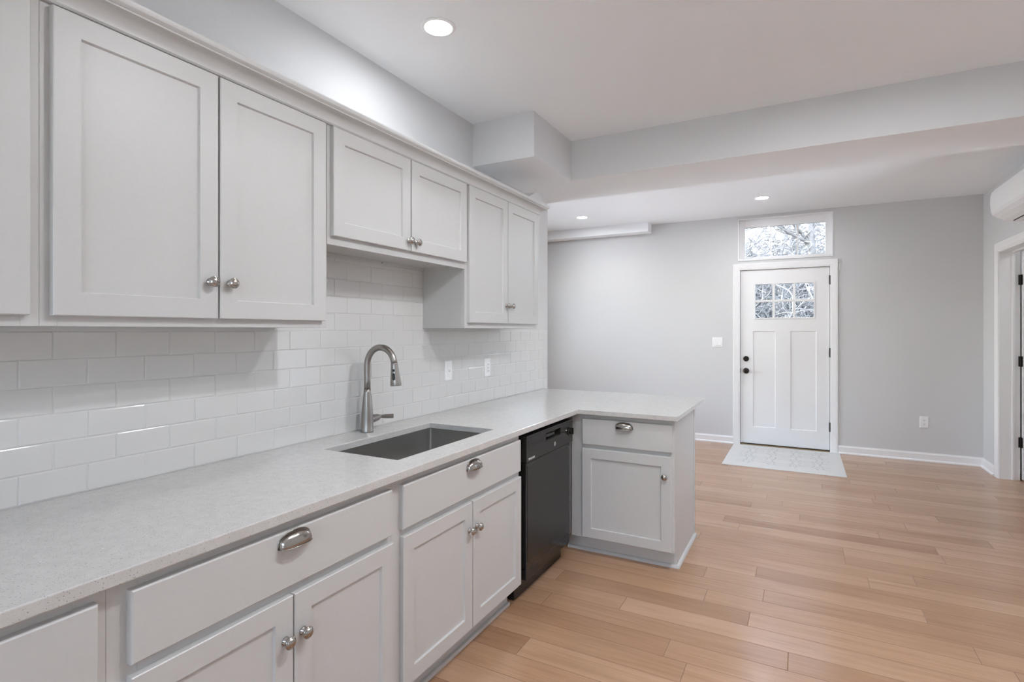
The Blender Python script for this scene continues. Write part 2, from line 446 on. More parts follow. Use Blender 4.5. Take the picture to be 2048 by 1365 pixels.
# side room beyond the doorway
struct('wall_side_room', boxes((3.1, 3.2, 5.42, YFAR, 0, 2.5), (XR + .135, 3.1, 5.32, 5.42, 0, 2.5), (XR + .135, 3.1, 6.62, 6.72, 0, 2.5)), M['wall'])
struct('ceiling_side_room', boxes((XR + .135, 3.2, 5.32, YFAR, 2.5, 2.6)), M['ceil'])
struct('ceiling', boxes((-1.94, XR + .135, YBACK, 3.7, ZK, ZK + .1), (XL2, XR + .135, 3.9, YFAR + .12, ZFAR, ZFAR + .1), (XL2, -1.94, YBACK, 3.9, ZFAR, ZFAR + .1)), M['ceil'])
# boxed beam with its return at the kitchen wall: painted faces, white underside
def beam():
    bm = bmesh.new()
    poly = [(XW - .008, 2.854), (-1.389, 2.854), (-1.389, 3.432), (XR, 3.432), (XR, 3.965), (XW - .008, 3.965)]
    A = [bm.verts.new((x, y, ZBEAM)) for x, y in poly]; B = [bm.verts.new((x, y, ZK + .05)) for x, y in poly]
    for k in range(6):
        f = bm.faces.new((A[k], A[(k + 1) % 6], B[(k + 1) % 6], B[k])); f.material_index = 0
    f = bm.faces.new(A); f.material_index = 1
    bm.faces.new(B[::-1])
    return bm
struct('trim_1', beam(), [M['wall'], M['ceil']])
struct('trim_2', boxes((XL2, -1.661, 6.60, YFAR, 2.545, ZFAR)), M['ceil'])      # low box along the far ceiling

def base_profile(h=.088, t=.014):
    return [(0, 0), (t + .012, 0), (t + .012, .008), (t + .009, .014), (t + .004, .018), (t, .019), (t, h - .016), (t - .003, h - .010), (t - .006, h - .006), (t - .006, h), (0, h)]
def baseboard(name, a0, a1, f):
    bm = bmesh.new(); prism(bm, base_profile(), a0, a1, f)
    return struct(name, bm, M['trim'])
FARF = lambda a, y, b: (y, YFAR - a, b)
baseboard('baseboard_far', XL2, DX0 - .076, FARF)
baseboard('baseboard_far_right', DX1 + .08, XR, FARF)
baseboard('baseboard_right', D2Y1 + .07, YFAR - .014, lambda a, y, b: (XR - a, y, b))
baseboard('baseboard_right_near', YBACK, D2Y0 - .07, lambda a, y, b: (XR - a, y, b))

# ---------------------------------------------------------------- transom window
w = struct('window_1', boxes((WX0, WX0 + .012, YFAR - .004, YFAR + .12, WZ0, WZ1), (WX1 - .012, WX1, YFAR - .004, YFAR + .12, WZ0, WZ1),
        (WX0, WX1, YFAR - .004, YFAR + .12, WZ1 - .012, WZ1), (WX0, WX1, YFAR - .012, YFAR + .12, WZ0 - .018, WZ0 + .006)), M['trim'], .0015)
fy0, fy1 = YFAR + .055, YFAR + .10
fx0, fx1, fz0, fz1 = WX0 + .012, WX1 - .012, WZ0 + .006, WZ1 - .012
fw = .058; ft_ = .085
link('window_frame', boxes((fx0, fx0 + fw, fy0, fy1, fz0, fz1), (fx1 - fw, fx1, fy0, fy1, fz0, fz1), (fx0 + fw, fx1 - fw, fy0, fy1, fz1 - ft_, fz1), (fx0 + fw, fx1 - fw, fy0, fy1, fz0, fz0 + .022)), M['trim'], w, .002)
gx0, gx1 = fx0 + fw, fx1 - fw
for k in (1, 2):
    xm = gx0 + (gx1 - gx0) * k / 3
    link('mullion', boxes((xm - .008, xm + .008, fy0 + .014, fy0 + .030, fz0 + .02, fz1 - ft_)), M['trim'], w, .001)
link('glass_pane', boxes((gx0, gx1, fy0 + .020, fy0 + .024, fz0 + .022, fz1 - ft_)), M['glass'], w)

# ---------------------------------------------------------------- front door
def casing_profile(wd=.075, t=.016):
    return [(0, 0), (0, t * .55), (.012, t * .62), (.016, t * .75), (wd * .6, t * .9), (wd * .72, t), (wd - .004, t), (wd, t - .003), (wd, 0)]
def casing(x0, x1, z1, f):
    """three mitred boards, f(along, out, up)"""
    bm = bmesh.new(); P = casing_profile()
    def ring(path):
        rows = []
        for (dx, dz, ox, oz) in path:
            rows.append([bm.verts.new(f(ox + dx * a, b, oz + dz * a)) for a, b in P])
        for A, B in zip(rows, rows[1:]):
            for k in range(len(P)): bm.faces.new((A[k], A[(k + 1) % len(P)], B[(k + 1) % len(P)], B[k]))
        bm.faces.new(rows[0]); bm.faces.new(rows[-1][::-1])
    ring([(-1, 0, x0, 0), (-1, 1, x0, z1), (1, 1, x1, z1), (1, 0, x1, 0)])
    return bm
yd = YFAR + .012                         # inner face of the slab
d1 = struct('door_1', casing(DX0 - .004, DX1 + .004, DZ1 + .004, lambda a, n, z: (a, YFAR - n, z)), M['trim'])
jam = link('door_jamb', boxes((DX0 - .012, DX0 - .004, YFAR - .002, YFAR + .12, 0, DZ1 + .012), (DX1 + .004, DX1 + .012, YFAR - .002, YFAR + .12, 0, DZ1 + .012), (DX0 - .012, DX1 + .012, YFAR - .002, YFAR + .12, DZ1 + .004, DZ1 + .012),
        (DX0 - .004, DX0 + .012, yd + .046, YFAR + .12, 0, DZ1 + .004), (DX1 - .012, DX1 + .004, yd + .046, YFAR + .12, 0, DZ1 + .004), (DX0 + .012, DX1 - .012, yd + .046, YFAR + .12, DZ1 - .012, DZ1 + .004)), M['trim'], d1)
LX0, LX1, LZ0, LZ1 = -.474, .119, 1.468, 1.857
def door_slab():
    bm = bmesh.new(); y0, y1 = yd, yd + .044
    z0, z1 = .022, DZ1
    P = [(-.497, -.262, .215, 1.318), (-.112, .143, .215, 1.318)]
    xs = sorted({DX0, DX1, LX0, LX1, *[p[0] for p in P], *[p[1] for p in P]})
    zs = sorted({z0, z1, LZ0, LZ1, .215, 1.318})
    def inside(x, z, r): return r[0] < x < r[1] and r[2] < z < r[3]
    for i in range(len(xs) - 1):
        for j in range(len(zs) - 1):
            cx, cz = (xs[i] + xs[i + 1]) / 2, (zs[j] + zs[j + 1]) / 2
            if inside(cx, cz, (LX0, LX1, LZ0, LZ1)): continue
            rec = any(inside(cx, cz, p) for p in P)
            box(bm, xs[i], xs[i + 1], y0 + (.008 if rec else 0), y1, zs[j], zs[j + 1])
    for p in P:      # bevelled sticking round the recessed panels
        x0, x1, a, b = p
        for q in (((x0, a), (x1, a), (0, 1)), ((x0, b), (x1, b), (0, -1)), ((x0, a), (x0, b), (1, 0)), ((x1, a), (x1, b), (-1, 0))):
            (xa, za), (xb, zb), (dx, dz) = q; e = .006
            v = [bm.verts.new(c) for c in ((xa, y0, za), (xb, y0, zb), (xb + dx * e, y0 + .008, zb + dz * e), (xa + dx * e, y0 + .008, za + dz * e))]
            bm.faces.new(v)
    return bm
ds = link('door_slab', door_slab(), M['door'], d1, recalc=True)
mw = .026; pw = (LX1 - LX0 - 2 * mw) / 3; ph = (LZ1 - LZ0 - mw) / 2
mb = bmesh.new()
for k in (1, 2):
    x = LX0 + k * pw + (k - 1) * mw; box(mb, x, x + mw, yd - .003, yd + .040, LZ0, LZ1)
box(mb, LX0, LX1, yd - .0032, yd + .0402, LZ0 + ph, LZ0 + ph + mw)
fr = .012
for q in ((LX0 - fr, LX0 + .003, LZ0 - fr, LZ1 + fr), (LX1 - .003, LX1 + fr, LZ0 - fr, LZ1 + fr), (LX0, LX1, LZ0 - fr, LZ0 + .003), (LX0, LX1, LZ1 - .003, LZ1 + fr)):
    box(mb, q[0], q[1], yd - .005, yd + .042, q[2], q[3])
link('muntins', mb, M['door'], d1, .002)
for j in range(2):
    for i in range(3):
        x = LX0 + i * (pw + mw); z = LZ0 + j * (ph + mw)
        link('glass_pane', boxes((x, x + pw, yd + .018, yd + .022, z, z + ph)), M['glass'], d1)
bm = bmesh.new(); lathe(bm, [(0, 0), (.033, 0), (.033, .006), (.030, .010), (.012, .012), (.011, .028), (.022, .034), (.027, .042), (.0265, .052), (.020, .060), (.008, .063), (0, .063)], (-.569, yd, .858), (0, -1, 0)); link('door_knob', bm, M['bronze'], d1, smooth=True)
bm = bmesh.new(); lathe(bm, [(0, 0), (.031, 0), (.031, .008), (.026, .014), (0, .014)], (-.569, yd, .997), (0, -1, 0)); box(bm, -.573, -.565, yd - .03, yd - .013, .983, 1.011); link('deadbolt', bm, M['bronze'], d1, smooth=False)
link('strike_plate', boxes((DX0 - .009, DX0 - .001, YFAR - .006, YFAR + .02, .835, .885)), M['bronze'], d1)
for z in (1.875, 1.085, .275):
    bm = bmesh.new(); tube(bm, [(DX1 + .003, YFAR - .004, z - .05), (DX1 + .003, YFAR - .004, z + .05)], .0075, 12); box(bm, DX1 - .002, DX1 + .008, YFAR - .001, yd + .01, z - .048, z + .048)
    link('hinge', bm, M['bhinge'], d1)
link('threshold', boxes((DX0 - .003, DX1 + .003, YFAR - .01, YFAR + .12, 0, .013), (DX0 + .013, DX1 - .013, yd + .047, YFAR + .10, .013, .030)), M['brass'], d1, .003)
# wire that hangs along the casing's right edge
bm = bmesh.new()
tube(bm, [(.352, YFAR - .004, 2.05 - i * .002 if False else 2.06 - .06 * i + 0, ) if False else (.350 + .005 * math.sin(i * 1.3) * (1 if i else 0), YFAR - .005, 2.06 - .066 * i) for i in range(31)], .0025, 8)
loop = [(.353 + .012 * math.sin(PI * i / 10), YFAR - .006, 2.06 - .10 * i / 10) for i in range(11)]
tube(bm, loop, .0025, 8)
wire = link('loose_cable', bm, M['plastic'], None, smooth=True); tag(wire, 'thin white cable hanging down the right edge of the front door casing', 'cable')

# ---------------------------------------------------------------- side doorway with an open door
d2 = struct('door_2', casing(D2Y0 + .012, D2Y1 - .012, D2Z - .012, lambda a, n, z: (XR - n, a, z)), M['trim'])
link('door_jamb', boxes((XR - .002, XR + .140, D2Y1 - .018, D2Y1 - .0005, 0, D2Z - .0005), (XR - .002, XR + .140, D2Y0 + .0005, D2Y0 + .018, 0, D2Z - .0005), (XR - .002, XR + .140, D2Y0 + .018, D2Y1 - .018, D2Z - .018, D2Z - .0005)), M['trim'], d2)
link('door_stop', boxes((XR + .085, XR + .100, D2Y1 - .030, D2Y1 - .018, 0, D2Z - .018), (XR + .085, XR + .100, D2Y0 + .018, D2Y0 + .030, 0, D2Z - .018), (XR + .085, XR + .100, D2Y0 + .030, D2Y1 - .030, D2Z - .030, D2Z - .018)), M['trim'], d2, .001)
link('open_door', boxes((XR + .150, XR + .93, D2Y1 - .055, D2Y1 - .020, .012, D2Z - .022)), M['door'], d2, .002)
for z in (1.772, 1.052, .337):
    bm = boxes((XR + .128, XR + .1395, D2Y1 - .0195, D2Y1 - .0182, z - .045, z + .045), (XR + .1495, XR + .1500, D2Y1 - .053, D2Y1 - .022, z - .045, z + .045))
    tube(bm, [(XR + .145, D2Y1 - .020, z - .046), (XR + .145, D2Y1 - .020, z + .046)], .0065, 12)
    link('hinge', bm, M['bhinge'], d2)

# ---------------------------------------------------------------- tile backsplash
def backsplash():
    bm = bmesh.new(); random.seed(4)
    P, Wt, g = .0765, .155, .0022
    y0, y1 = -.20, 3.918; zs0 = .8645
    box(bm, XW - .0072, XW - .0016, y0, y1, ZC + .0005, 1.66)
    for f in bm.faces: f.material_index = 1
    for k in range(11):
        za = zs0 + k * P + g / 2; zb = zs0 + (k + 1) * P - g / 2
        off = .704 if k % 2 == 1 else .629
        if k == 0: za = ZC + .002
        lims = [(y0, y1)] if zb < 1.36 else [(1.40, 2.36)]
        zb2 = min(zb, 1.66)
        if zb2 - za < .01: continue
        for (la, lb) in lims:
            n0 = math.floor((la - off) / Wt) - 1
            while True:
                ya = off + n0 * Wt + g / 2; yb = ya + Wt - g; n0 += 1
                if ya >= lb - .004: break
                if yb <= la + .004: continue
                a, b = max(ya, la), min(yb, lb)
                c = .0028; xb, xf = XW - .0018, XW
                tx = random.uniform(-.0006, .0006); tz = random.uniform(-.0005, .0005)
                o = [(a, za), (b, za), (b, zb2), (a, zb2)]
                i = [(a + c, za + c), (b - c, za + c), (b - c, zb2 - c), (a + c, zb2 - c)]
                O = [bm.verts.new((xb, y, z)) for y, z in o]
                O2 = [bm.verts.new((xf - .0009, y + (.0004 if q in (0, 3) else -.0004), z + (.0004 if q < 2 else -.0004))) for q, (y, z) in enumerate(o)]
                I = [bm.verts.new((xf + tx * (1 if q in (1, 2) else -1) + tz * (1 if q > 1 else -1), y, z)) for q, (y, z) in enumerate(i)]
                for q in range(4):
                    q2 = (q + 1) % 4
                    bm.faces.new((O[q], O[q2], O2[q2], O2[q])); bm.faces.new((O2[q], O2[q2], I[q2], I[q]))
                bm.faces.new(I)
    return bm
bs = link('tile_backsplash', backsplash(), [M['tile'], M['grout']])
tag(bs, 'white glazed subway tile backsplash on the wall between counter and wall cabinets', 'tiles')

# ---------------------------------------------------------------- wall cabinets
def wall_cabinet(y0, y1, z0, z1, label, doors, knobs, dz, holes=False):
    t = thing('wall_cabinet', ((XW + XF) / 2, (y0 + y1) / 2, z0), label, 'cabinet', 'white wall cabinets over the counter')
    e = .0002; y0 += e; y1 -= e
    st = .034
    bm = boxes((XW + .001, XF - .019, y0, y0 + .016, z0, z1), (XW + .001, XF - .019, y1 - .016, y1, z0, z1),
               (XW + .001, XF - .019, y0 + .016, y1 - .016, z1 - .016, z1), (XW + .001, XF - .019, y0 + .016, y1 - .016, z0 + .016, z0 + .028),
               (XW + .001, XW + .007, y0 + .016, y1 - .016, z0 + .028, z1 - .016), (XW + .001, XW + .022, y0 + .016, y1 - .016, z0, z0 + .016),
               (XF - .019, XF, y0, y0 + st, z0, z1), (XF - .019, XF, y1 - st, y1, z0, z1), (XF - .019, XF, y0 + st, y1 - st, z0, z0 + .042), (XF - .019, XF, y0 + st, y1 - st, z1 - .042, z1))
    mid = (doors[0][1] + doors[-1][0]) / 2
    if len(doors) > 1: box(bm, XF - .019, XF - .0005, mid - .02, mid + .02, z0 + .042, z1 - .042)
    body = link('cabinet_body', bm, M['cab'], t, .0006)
    if holes:
        for yy, rr in ((y0 + .12, .0035), (y0 + .145, .002), (y0 + .57, .003)):
            hb = bmesh.new(); lathe(hb, [(0, 0), (rr, 0), (rr, .001), (0, .001)], (XW + .0215, yy, z0 + .008), (1, 0, 0), 12)
            link('screw_hole', hb, M['slot'], t)
    F = FL(XF)
    for (a, b), ku in zip(doors, knobs):
        d = shaker('cabinet_door', F, a, b, dz[0], dz[1], XD - XF, t, M['cab'])
        if ku is not None:
            k = knob(F, ku[0], ku[1], XD - XF, None); reparent(k, d)
    return t
wall_cabinet(-.190, .573, 1.335, 2.100, 'white wall cabinet at the far left edge, left of the big two-door one', [(-.175, .178), (.184, .551)], [None, None], (1.360, 2.080))
wall_cabinet(.573, 1.422, 1.335, 2.100, 'tall white two-door wall cabinet left of the sink, largest in view', [(.592, .992), (.998, 1.401)], [(.966, 1.467), (1.028, 1.467)], (1.360, 2.080))
wall_cabinet(1.424, 2.343, 1.645, 2.100, 'short white two-door wall cabinet over the sink and faucet', [(1.439, 1.884), (1.891, 2.337)], [(1.868, 1.719), (1.920, 1.718)], (1.677, 2.082), True)
wall_cabinet(2.343, 3.212, 1.337, 2.100, 'tall white two-door wall cabinet at the right end, above the outlets', [(2.365, 2.777), (2.783, 3.191)], [(2.756, 1.469), (2.812, 1.469)], (1.366, 2.084))

# crown moulding along the cabinet tops
def crown():
    bm = bmesh.new()
    prof = [(XF - .018, 2.1005), (XF + .001, 2.1005), (XF + .001, 2.0865), (XF + .010, 2.0870), (XF + .014, 2.092)]
    for i in range(17):
        a = PI / 2 * i / 16; prof.append((XF + .014 + .036 * (1 - math.cos(a)), 2.092 + .034 * math.sin(a)))
    prof += [(XF + .053, 2.127), (XF + .053, 2.131), (XF + .057, 2.133), (XF + .062, 2.138), (XF + .064, 2.146), (XF + .064, 2.152), (XF - .018, 2.152)]
    rows = []
    n = len(prof)
    for which in (0, 1, 2):
        if which == 0: row = [bm.verts.new((x, -.19, z)) for x, z in prof]
        elif which == 1: row = [bm.verts.new((x, 3.2125 + max(0, x - XF), z)) for x, z in prof]
        else: row = [bm.verts.new((XW + .02, 3.2125 + max(0, x - XF), z)) for x, z in prof]
        rows.append(row)
    for A, B in zip(rows, rows[1:]):
        for k in range(n): bm.faces.new((A[k], A[(k + 1) % n], B[(k + 1) % n], B[k]))
    bm.faces.new(rows[0]); bm.faces.new(rows[-1][::-1])
    return bm
cr = link('crown_moulding', crown(), M['cab'], None, 0, True); es = cr.modifiers.new('split', 'EDGE_SPLIT'); es.split_angle = R(28); tag(cr, 'white crown moulding running along the tops of all wall cabinets', 'moulding')
# leftover piece of moulding lying on top at the right end
bm = bmesh.new()
prism(bm, [(0, 0), (.012, .004), (.125, .060), (.190, .066), (.232, .040), (.240, .012), (.236, 0)], 0, .075, lambda a, y, b: (y, a, b))
oc = link('moulding_offcut', bm, M['cab'], None, .0015)
oc.location = (-1.575, 2.985, 2.1525)
tag(oc, 'small angled moulding offcut lying on top of the rightmost wall cabinet', 'offcut')

# ---------------------------------------------------------------- base cabinets
def base_cabinet(y0, y1, label, drawers, doors, knobs, cups, dz=(.120, .632), wz=(.657, .806)):
    t = thing('base_cabinet', ((XW + BF) / 2, (y0 + y1) / 2, 0), label, 'cabinet', 'white base cabinets under the counter')
    e = .0002; y0 += e; y1 -= e; st = .055
    bm = boxes((XW + .002, BF - .019, y0, y0 + .016, .10, ZCB - .001), (XW + .002, BF - .019, y1 - .016, y1, .10, ZCB - .001),
               (XW + .002, BF - .019, y0 + .016, y1 - .016, .10, .116), (XW + .002, XW + .008, y0 + .016, y1 - .016, .116, ZCB - .001),
               (BF - .019, BF, y0, y0 + st, .10, ZCB - .001), (BF - .019, BF, y1 - st, y1, .10, ZCB - .001), (BF - .019, BF, y0 + st, y1 - st, .10, .140), (BF - .019, BF, y0 + st, y1 - st, ZCB - .04, ZCB - .001), (BF - .019, BF, y0 + st, y1 - st, .62, .67))
    if len(doors) > 1:
        mid = (doors[0][1] + doors[1][0]) / 2; box(bm, BF - .019, BF - .0005, mid - .02, mid + .02, .14, .62)
    link('cabinet_body', bm, M['cab'], t, .0006)
    link('toe_kick', boxes((BF - .075, BF - .060, y0, y1, 0, .10), (BF - .060, BF - .046, y0, y1, 0, .016)), M['cab'], t, .003)
    F = FL(BF)
    for (a, b), cu in zip(drawers, cups):
        d = slab('drawer_front', F, a, b, wz[0], wz[1], BD - BF, t, M['cab'])
        if cu is not None:
            k = cup_pull(F, cu, .782, BD - BF, None); reparent(k, d)
    for (a, b), ku in zip(doors, knobs):
        d = shaker('cabinet_door', F, a, b, dz[0], dz[1], BD - BF, t, M['cab'])
        if ku is not None:
            k = knob(F, ku, .524, BD - BF, None); reparent(k, d)
    return t
base_cabinet(-.200, .547, 'white base cabinet in the bottom left corner, mostly cut off by the frame', [(-.18, .527)], [(-.18, .171), (.176, .527)], [None, None], [None])
base_cabinet(.547, 1.371, 'nearest full white base cabinet with a wide drawer over two doors', [(.583, 1.359)], [(.583, .970), (.974, 1.363)], [.944, 1.000], [.972])
base_cabinet(1.371, 2.280, 'white sink base cabinet beside the black dishwasher, two doors', [(1.412, 2.267)], [(1.414, 1.842), (1.847, 2.270)], [1.815, 1.872], [1.846])

# peninsula cabinet
YF, YD = 3.012, 2.992
XS = -.612                         # finished side panel
pt = thing('peninsula_cabinet', (-.9, 3.3, 0), 'white peninsula cabinet with one drawer and one door facing the sink run', 'cabinet')
bm = boxes((XW + .002, XS - .02, 3.60, 3.618, 0, ZCB - .001), (XW + .002, -1.20, YF + .02, YF + .036, .10, ZCB - .001), (-1.215, -1.199, YF + .019, 3.60, .10, ZCB - .001),
           (-1.199, XS - .02, YF + .019, 3.60, .10, .116),
           (-1.215, -1.128, YF, YF + .019, .10, ZCB - .001), (-.640, XS, YF, YF + .019, .10, ZCB - .001),
           (-1.128, -.640, YF, YF + .019, .10, .140), (-1.128, -.640, YF, YF + .019, ZCB - .04, ZCB - .001), (-1.128, -.640, YF, YF + .019, .62, .67))
link('cabinet_body', bm, M['cab'], pt, .0012)
sp = bmesh.new()
prism(sp, [(3.0125 + .019, ZCB - .001), (3.618, ZCB - .001), (3.618, 0), (3.078, 0), (3.078, .10), (3.0125 + .019, .10)], XS - .019, XS, lambda a, y, b: (y, a, b))
link('side_panel', sp, M['cab'], pt, .001)
link('corner_post', boxes((XS - .008, XS + .004, 3.600, 3.622, .019, ZCB - .001)), M['cab'], pt, .001)
link('toe_kick', boxes((-1.262, XS - .019, 3.078, 3.092, 0, .10)), M['cab'], pt, .001)
sh = bmesh.new()
SHP = [(0, 0), (.016, 0), (.016, .006), (.012, .014), (.006, .018), (0, .019)]
rows = []
for (x, y, dx, dy) in ((-1.262, 3.078, 0, -1), (XS, 3.078, 1, -1), (XS, 3.625, 1, 0)):
    rows.append([sh.verts.new((x + dx * a, y + dy * a, b)) for a, b in SHP])
for A, B in zip(rows, rows[1:]):
    for k in range(6): sh.faces.new((A[k], A[(k + 1) % 6], B[(k + 1) % 6], B[k]))
sh.faces.new(rows[0]); sh.faces.new(rows[-1][::-1])
link('shoe_moulding', sh, M['cab'], pt)
F = FP(YF)
pd = slab('drawer_front', F, -1.142, -.622, .655, .808, .02, pt, M['cab'])
reparent(cup_pull(F, -.888, .781, .02, None), pd)
pdd = shaker('cabinet_door', F, -1.142, -.626, .110, .632, .02, pt, M['cab'])
reparent(knob(F, -.661, .522, .02, None), pdd)

# ---------------------------------------------------------------- countertop (L shape with a sink cut-out)
SX0, SX1, SY0, SY1 = -1.646, -1.272, 1.500, 2.185
def counter():
    bm = bmesh.new()
    xs = [XW - .006, SX0, SX1, -1.157, -.588]; ys = [-.20, SY0, SY1, 2.966, 3.918]
    V = {}
    def v(i, j, z):
        if (i, j, z) not in V: V[i, j, z] = bm.verts.new((xs[i], ys[j], z))
        return V[i, j, z]
    cells = {(i, j) for i in range(4) for j in range(4) if not (i == 1 and j == 1) and not (i == 3 and j < 3)}
    for (i, j) in cells:
        bm.faces.new((v(i, j, ZC), v(i + 1, j, ZC), v(i + 1, j + 1, ZC), v(i, j + 1, ZC)))
        bm.faces.new((v(i, j + 1, ZCB), v(i + 1, j + 1, ZCB), v(i + 1, j, ZCB), v(i, j, ZCB)))
        for (a, b, di, dj) in (((i, j), (i + 1, j), 0, -1), ((i + 1, j), (i + 1, j + 1), 1, 0), ((i + 1, j + 1), (i, j + 1), 0, 1), ((i, j + 1), (i, j), -1, 0)):
            if (i + di, j + dj) not in cells:
                bm.faces.new((v(*a, ZCB), v(*b, ZCB), v(*b, ZC), v(*a, ZC)))
    return bm
ct = link('countertop', counter(), M['quartz'], None, .003, segs=3)
tag(ct, 'pale speckled quartz countertop, L-shaped, with a sink cut-out', 'countertop')

# ---------------------------------------------------------------- sink
sk = thing('sink', ((SX0 + SX1) / 2, (SY0 + SY1) / 2, .62), 'undermount stainless steel sink set into the pale counter', 'sink')
bm = bmesh.new()
def rr(x0, x1, y0, y1, r, z, n=5):
    pts = []
    for cx, cy, a0 in ((x1 - r, y1 - r, 0), (x0 + r, y1 - r, 90), (x0 + r, y0 + r, 180), (x1 - r, y0 + r, 270)):
        for k in range(n + 1):
            a = R(a0 + 90 * k / n); pts.append(bm.verts.new((cx + r * math.cos(a), cy + r * math.sin(a), z)))
    return pts
x0, x1, y0, y1 = SX0 - .004, SX1 + .004, SY0 - .004, SY1 + .004
L = [rr(x0 - .02, x1 + .02, y0 - .02, y1 + .02, .02, ZCB - .0035), rr(x0 - .02, x1 + .02, y0 - .02, y1 + .02, .02, ZCB - .001), rr(x0, x1, y0, y1, .014, ZCB - .001), rr(x0, x1, y0, y1, .014, .66), rr(x0 + .006, x1 - .006, y0 + .006, y1 - .006, .014, .645), rr(x0 + .02, x1 - .02, y0 + .02, y1 - .02, .012, .640)]
for A, B in zip(L, L[1:]):
    for k in range(len(A)): bm.faces.new((A[k], A[(k + 1) % len(A)], B[(k + 1) % len(B)], B[k]))
bm.faces.new(L[-1])
bmesh.ops.recalc_face_normals(bm, faces=bm.faces)
bo = link('basin', bm, M['steel'], sk, recalc=False)
bm = bmesh.new(); lathe(bm, [(0, 0), (.045, 0), (.045, .002), (.038, .003), (.034, -.004 + .006), (.012, .002), (.010, .006), (0, .006)], ((x0 + x1) / 2 - .06, (y0 + y1) / 2, .6402), (0, 0, 1)); link('drain', bm, M['nickel2'], sk, smooth=True)

# ---------------------------------------------------------------- faucet
fx, fy = -1.752, 1.856
ft = thing('faucet', (fx, fy, ZC), 'brushed nickel pull-down faucet arching over the sink', 'faucet')
bm = bmesh.new(); lathe(bm, [(0, 0), (.0285, 0), (.0285, .004), (.0275, .006), (.0270, .06), (.0245, .10), (.0205, .145), (.0165, .180), (.0152, .196), (0, .196)], (fx, fy, ZC), (0, 0, 1), 40); link('faucet_body', bm, M['nickel'], ft, smooth=True)
bm = bmesh.new(); zs = ZC + .1965; rA = .080; zc0 = ZC + .305
pts = [(fx, fy, zs), (fx, fy, zs + .04), (fx, fy, zc0 - .02)]
for i in range(0, 21):
    a = PI - (PI * 1.02) * i / 20 * .93
    pts.append((fx + rA + rA * math.cos(a), fy, zc0 + rA * math.sin(a) * 1.02))
tube(bm, pts, .0146, 20); link('spout', bm, M['nickel'], ft, smooth=True)
p1 = Vector(pts[-1]); dirn = Vector((.10, 0, -1)).normalized()
bm = bmesh.new(); lathe(bm, [(0, .0005), (.0150, .0005), (.0155, .004), (.0160, .012), (.0195, .05), (.0235, .085), (.0245, .098), (.0235, .101), (.017, .1015), (.016, .098), (0, .098)], p1, dirn, 36)
hd = link('spray_head', bm, M['nickel'], ft, smooth=True)
# buttons on the side of the head that faces the room's near end
side = Vector((.35, -.94, 0)).normalized()
side = (side - dirn * side.dot(dirn)).normalized(); tv = dirn.cross(side)
for nm, c, hh, ww in (('spray_button', .032, .0065, .0058), ('spray_button', .060, .0155, .0062)):
    bm = bmesh.new(); ring = []; ring2 = []
    for k in range(20):
        a = 2 * PI * k / 20; h = math.sin(a) * ww + (math.copysign(hh - ww, math.sin(a)) if hh > ww else 0); l = math.cos(a) * ww
        rad = .0160 + (.0235 - .0160) * max(0, (c + h) - .012) / .073
        for rg, ex in ((ring, -.003), (ring2, .0012)):
            q = math.sqrt(max(0, rad * rad - l * l)) + ex
            rg.append(bm.verts.new(p1 + dirn * (c + h) + side * q + tv * l))
    for k in range(20): bm.faces.new((ring[k], ring[(k + 1) % 20], ring2[(k + 1) % 20], ring2[k]))
    bm.faces.new(ring2)
    b = link(nm, bm, M['rubber'], None); reparent(b, hd)
hdv = Vector((.10, .985, .10)).normalized()
hp = Vector((fx, fy, ZC + .052))
bm = bmesh.new(); lathe(bm, [(.0195, .010), (.0190, .028), (.0170, .046), (.0150, .062), (.0100, .074), (.0075, .082), (0, .083)], hp, hdv, 28)
lv = hp + hdv * .078; ld = Vector((.62, .78, -.03)).normalized(); lw = ld.cross(Vector((0, 0, 1))).normalized(); lu = lw.cross(ld)
prev = None
for k, (tt, hh, ww) in enumerate(((0, .006, .006), (.012, .008, .0055), (.024, .0105, .0045), (.062, .0105, .0040))):
    ring = [bm.verts.new(lv + ld * tt + lu * (a * hh) + lw * (b * ww)) for a, b in ((-1, -1), (1, -1), (1, 1), (-1, 1))]
    if prev:
        for q in range(4): bm.faces.new((prev[q], prev[(q + 1) % 4], ring[(q + 1) % 4], ring[q]))
    else: bm.faces.new(ring)
    prev = ring
bm.faces.new(prev)
link('handle', bm, M['nickel'], ft, .001)

# ---------------------------------------------------------------- dishwasher
dw = thing('dishwasher', (-1.45, 2.60, 0), 'black dishwasher between the sink cabinet and the peninsula', 'dishwasher')
DY0, DY1, DXf = 2.322, 2.912, -1.170
link('tub_body', boxes((XW + .05, -1.212, 2.286, 2.905, .10, .826)), M['void'], dw)
# control panel with vent ridges and a latch pocket
bm = bmesh.new()
cz0, cz1 = .684, .812
ly0, ly1, lz0, lz1 = 2.545, 2.735, .755, .790     # latch pocket
pk = [(DY0, ly0, cz0, cz1), (ly1, DY1, cz0, cz1), (ly0, ly1, cz0, lz0), (ly0, ly1, lz1, cz1)]
for a, b, c, d in pk: box(bm, -1.212, DXf, a, b, c, d)
box(bm, -1.212, -1.195, ly0, ly1, lz0, lz1)
bmesh.ops.remove_doubles(bm, verts=bm.verts, dist=1e-6)
cp = link('control_panel', bm, M['dwpanel'], dw)
bm = bmesh.new()
for k in range(4):
    z = .757 + k * .0095
    box(bm, DXf - .001, DXf + .0022, DY0 + .012, ly0 - .006, z, z + .004); box(bm, DXf - .001, DXf + .0022, ly1 + .006, DY1 - .012, z, z + .004)
box(bm, DXf - .001, DXf + .0022, ly0 - .002, ly1 + .002, lz0 - .005, lz0 - .002)
box(bm, DXf - .001, DXf + .003, DY0, DY1, cz1 - .012, cz1 - .009)
reparent(link('vent_ridges', bm, M['dwpanel'], None, .0008), cp)
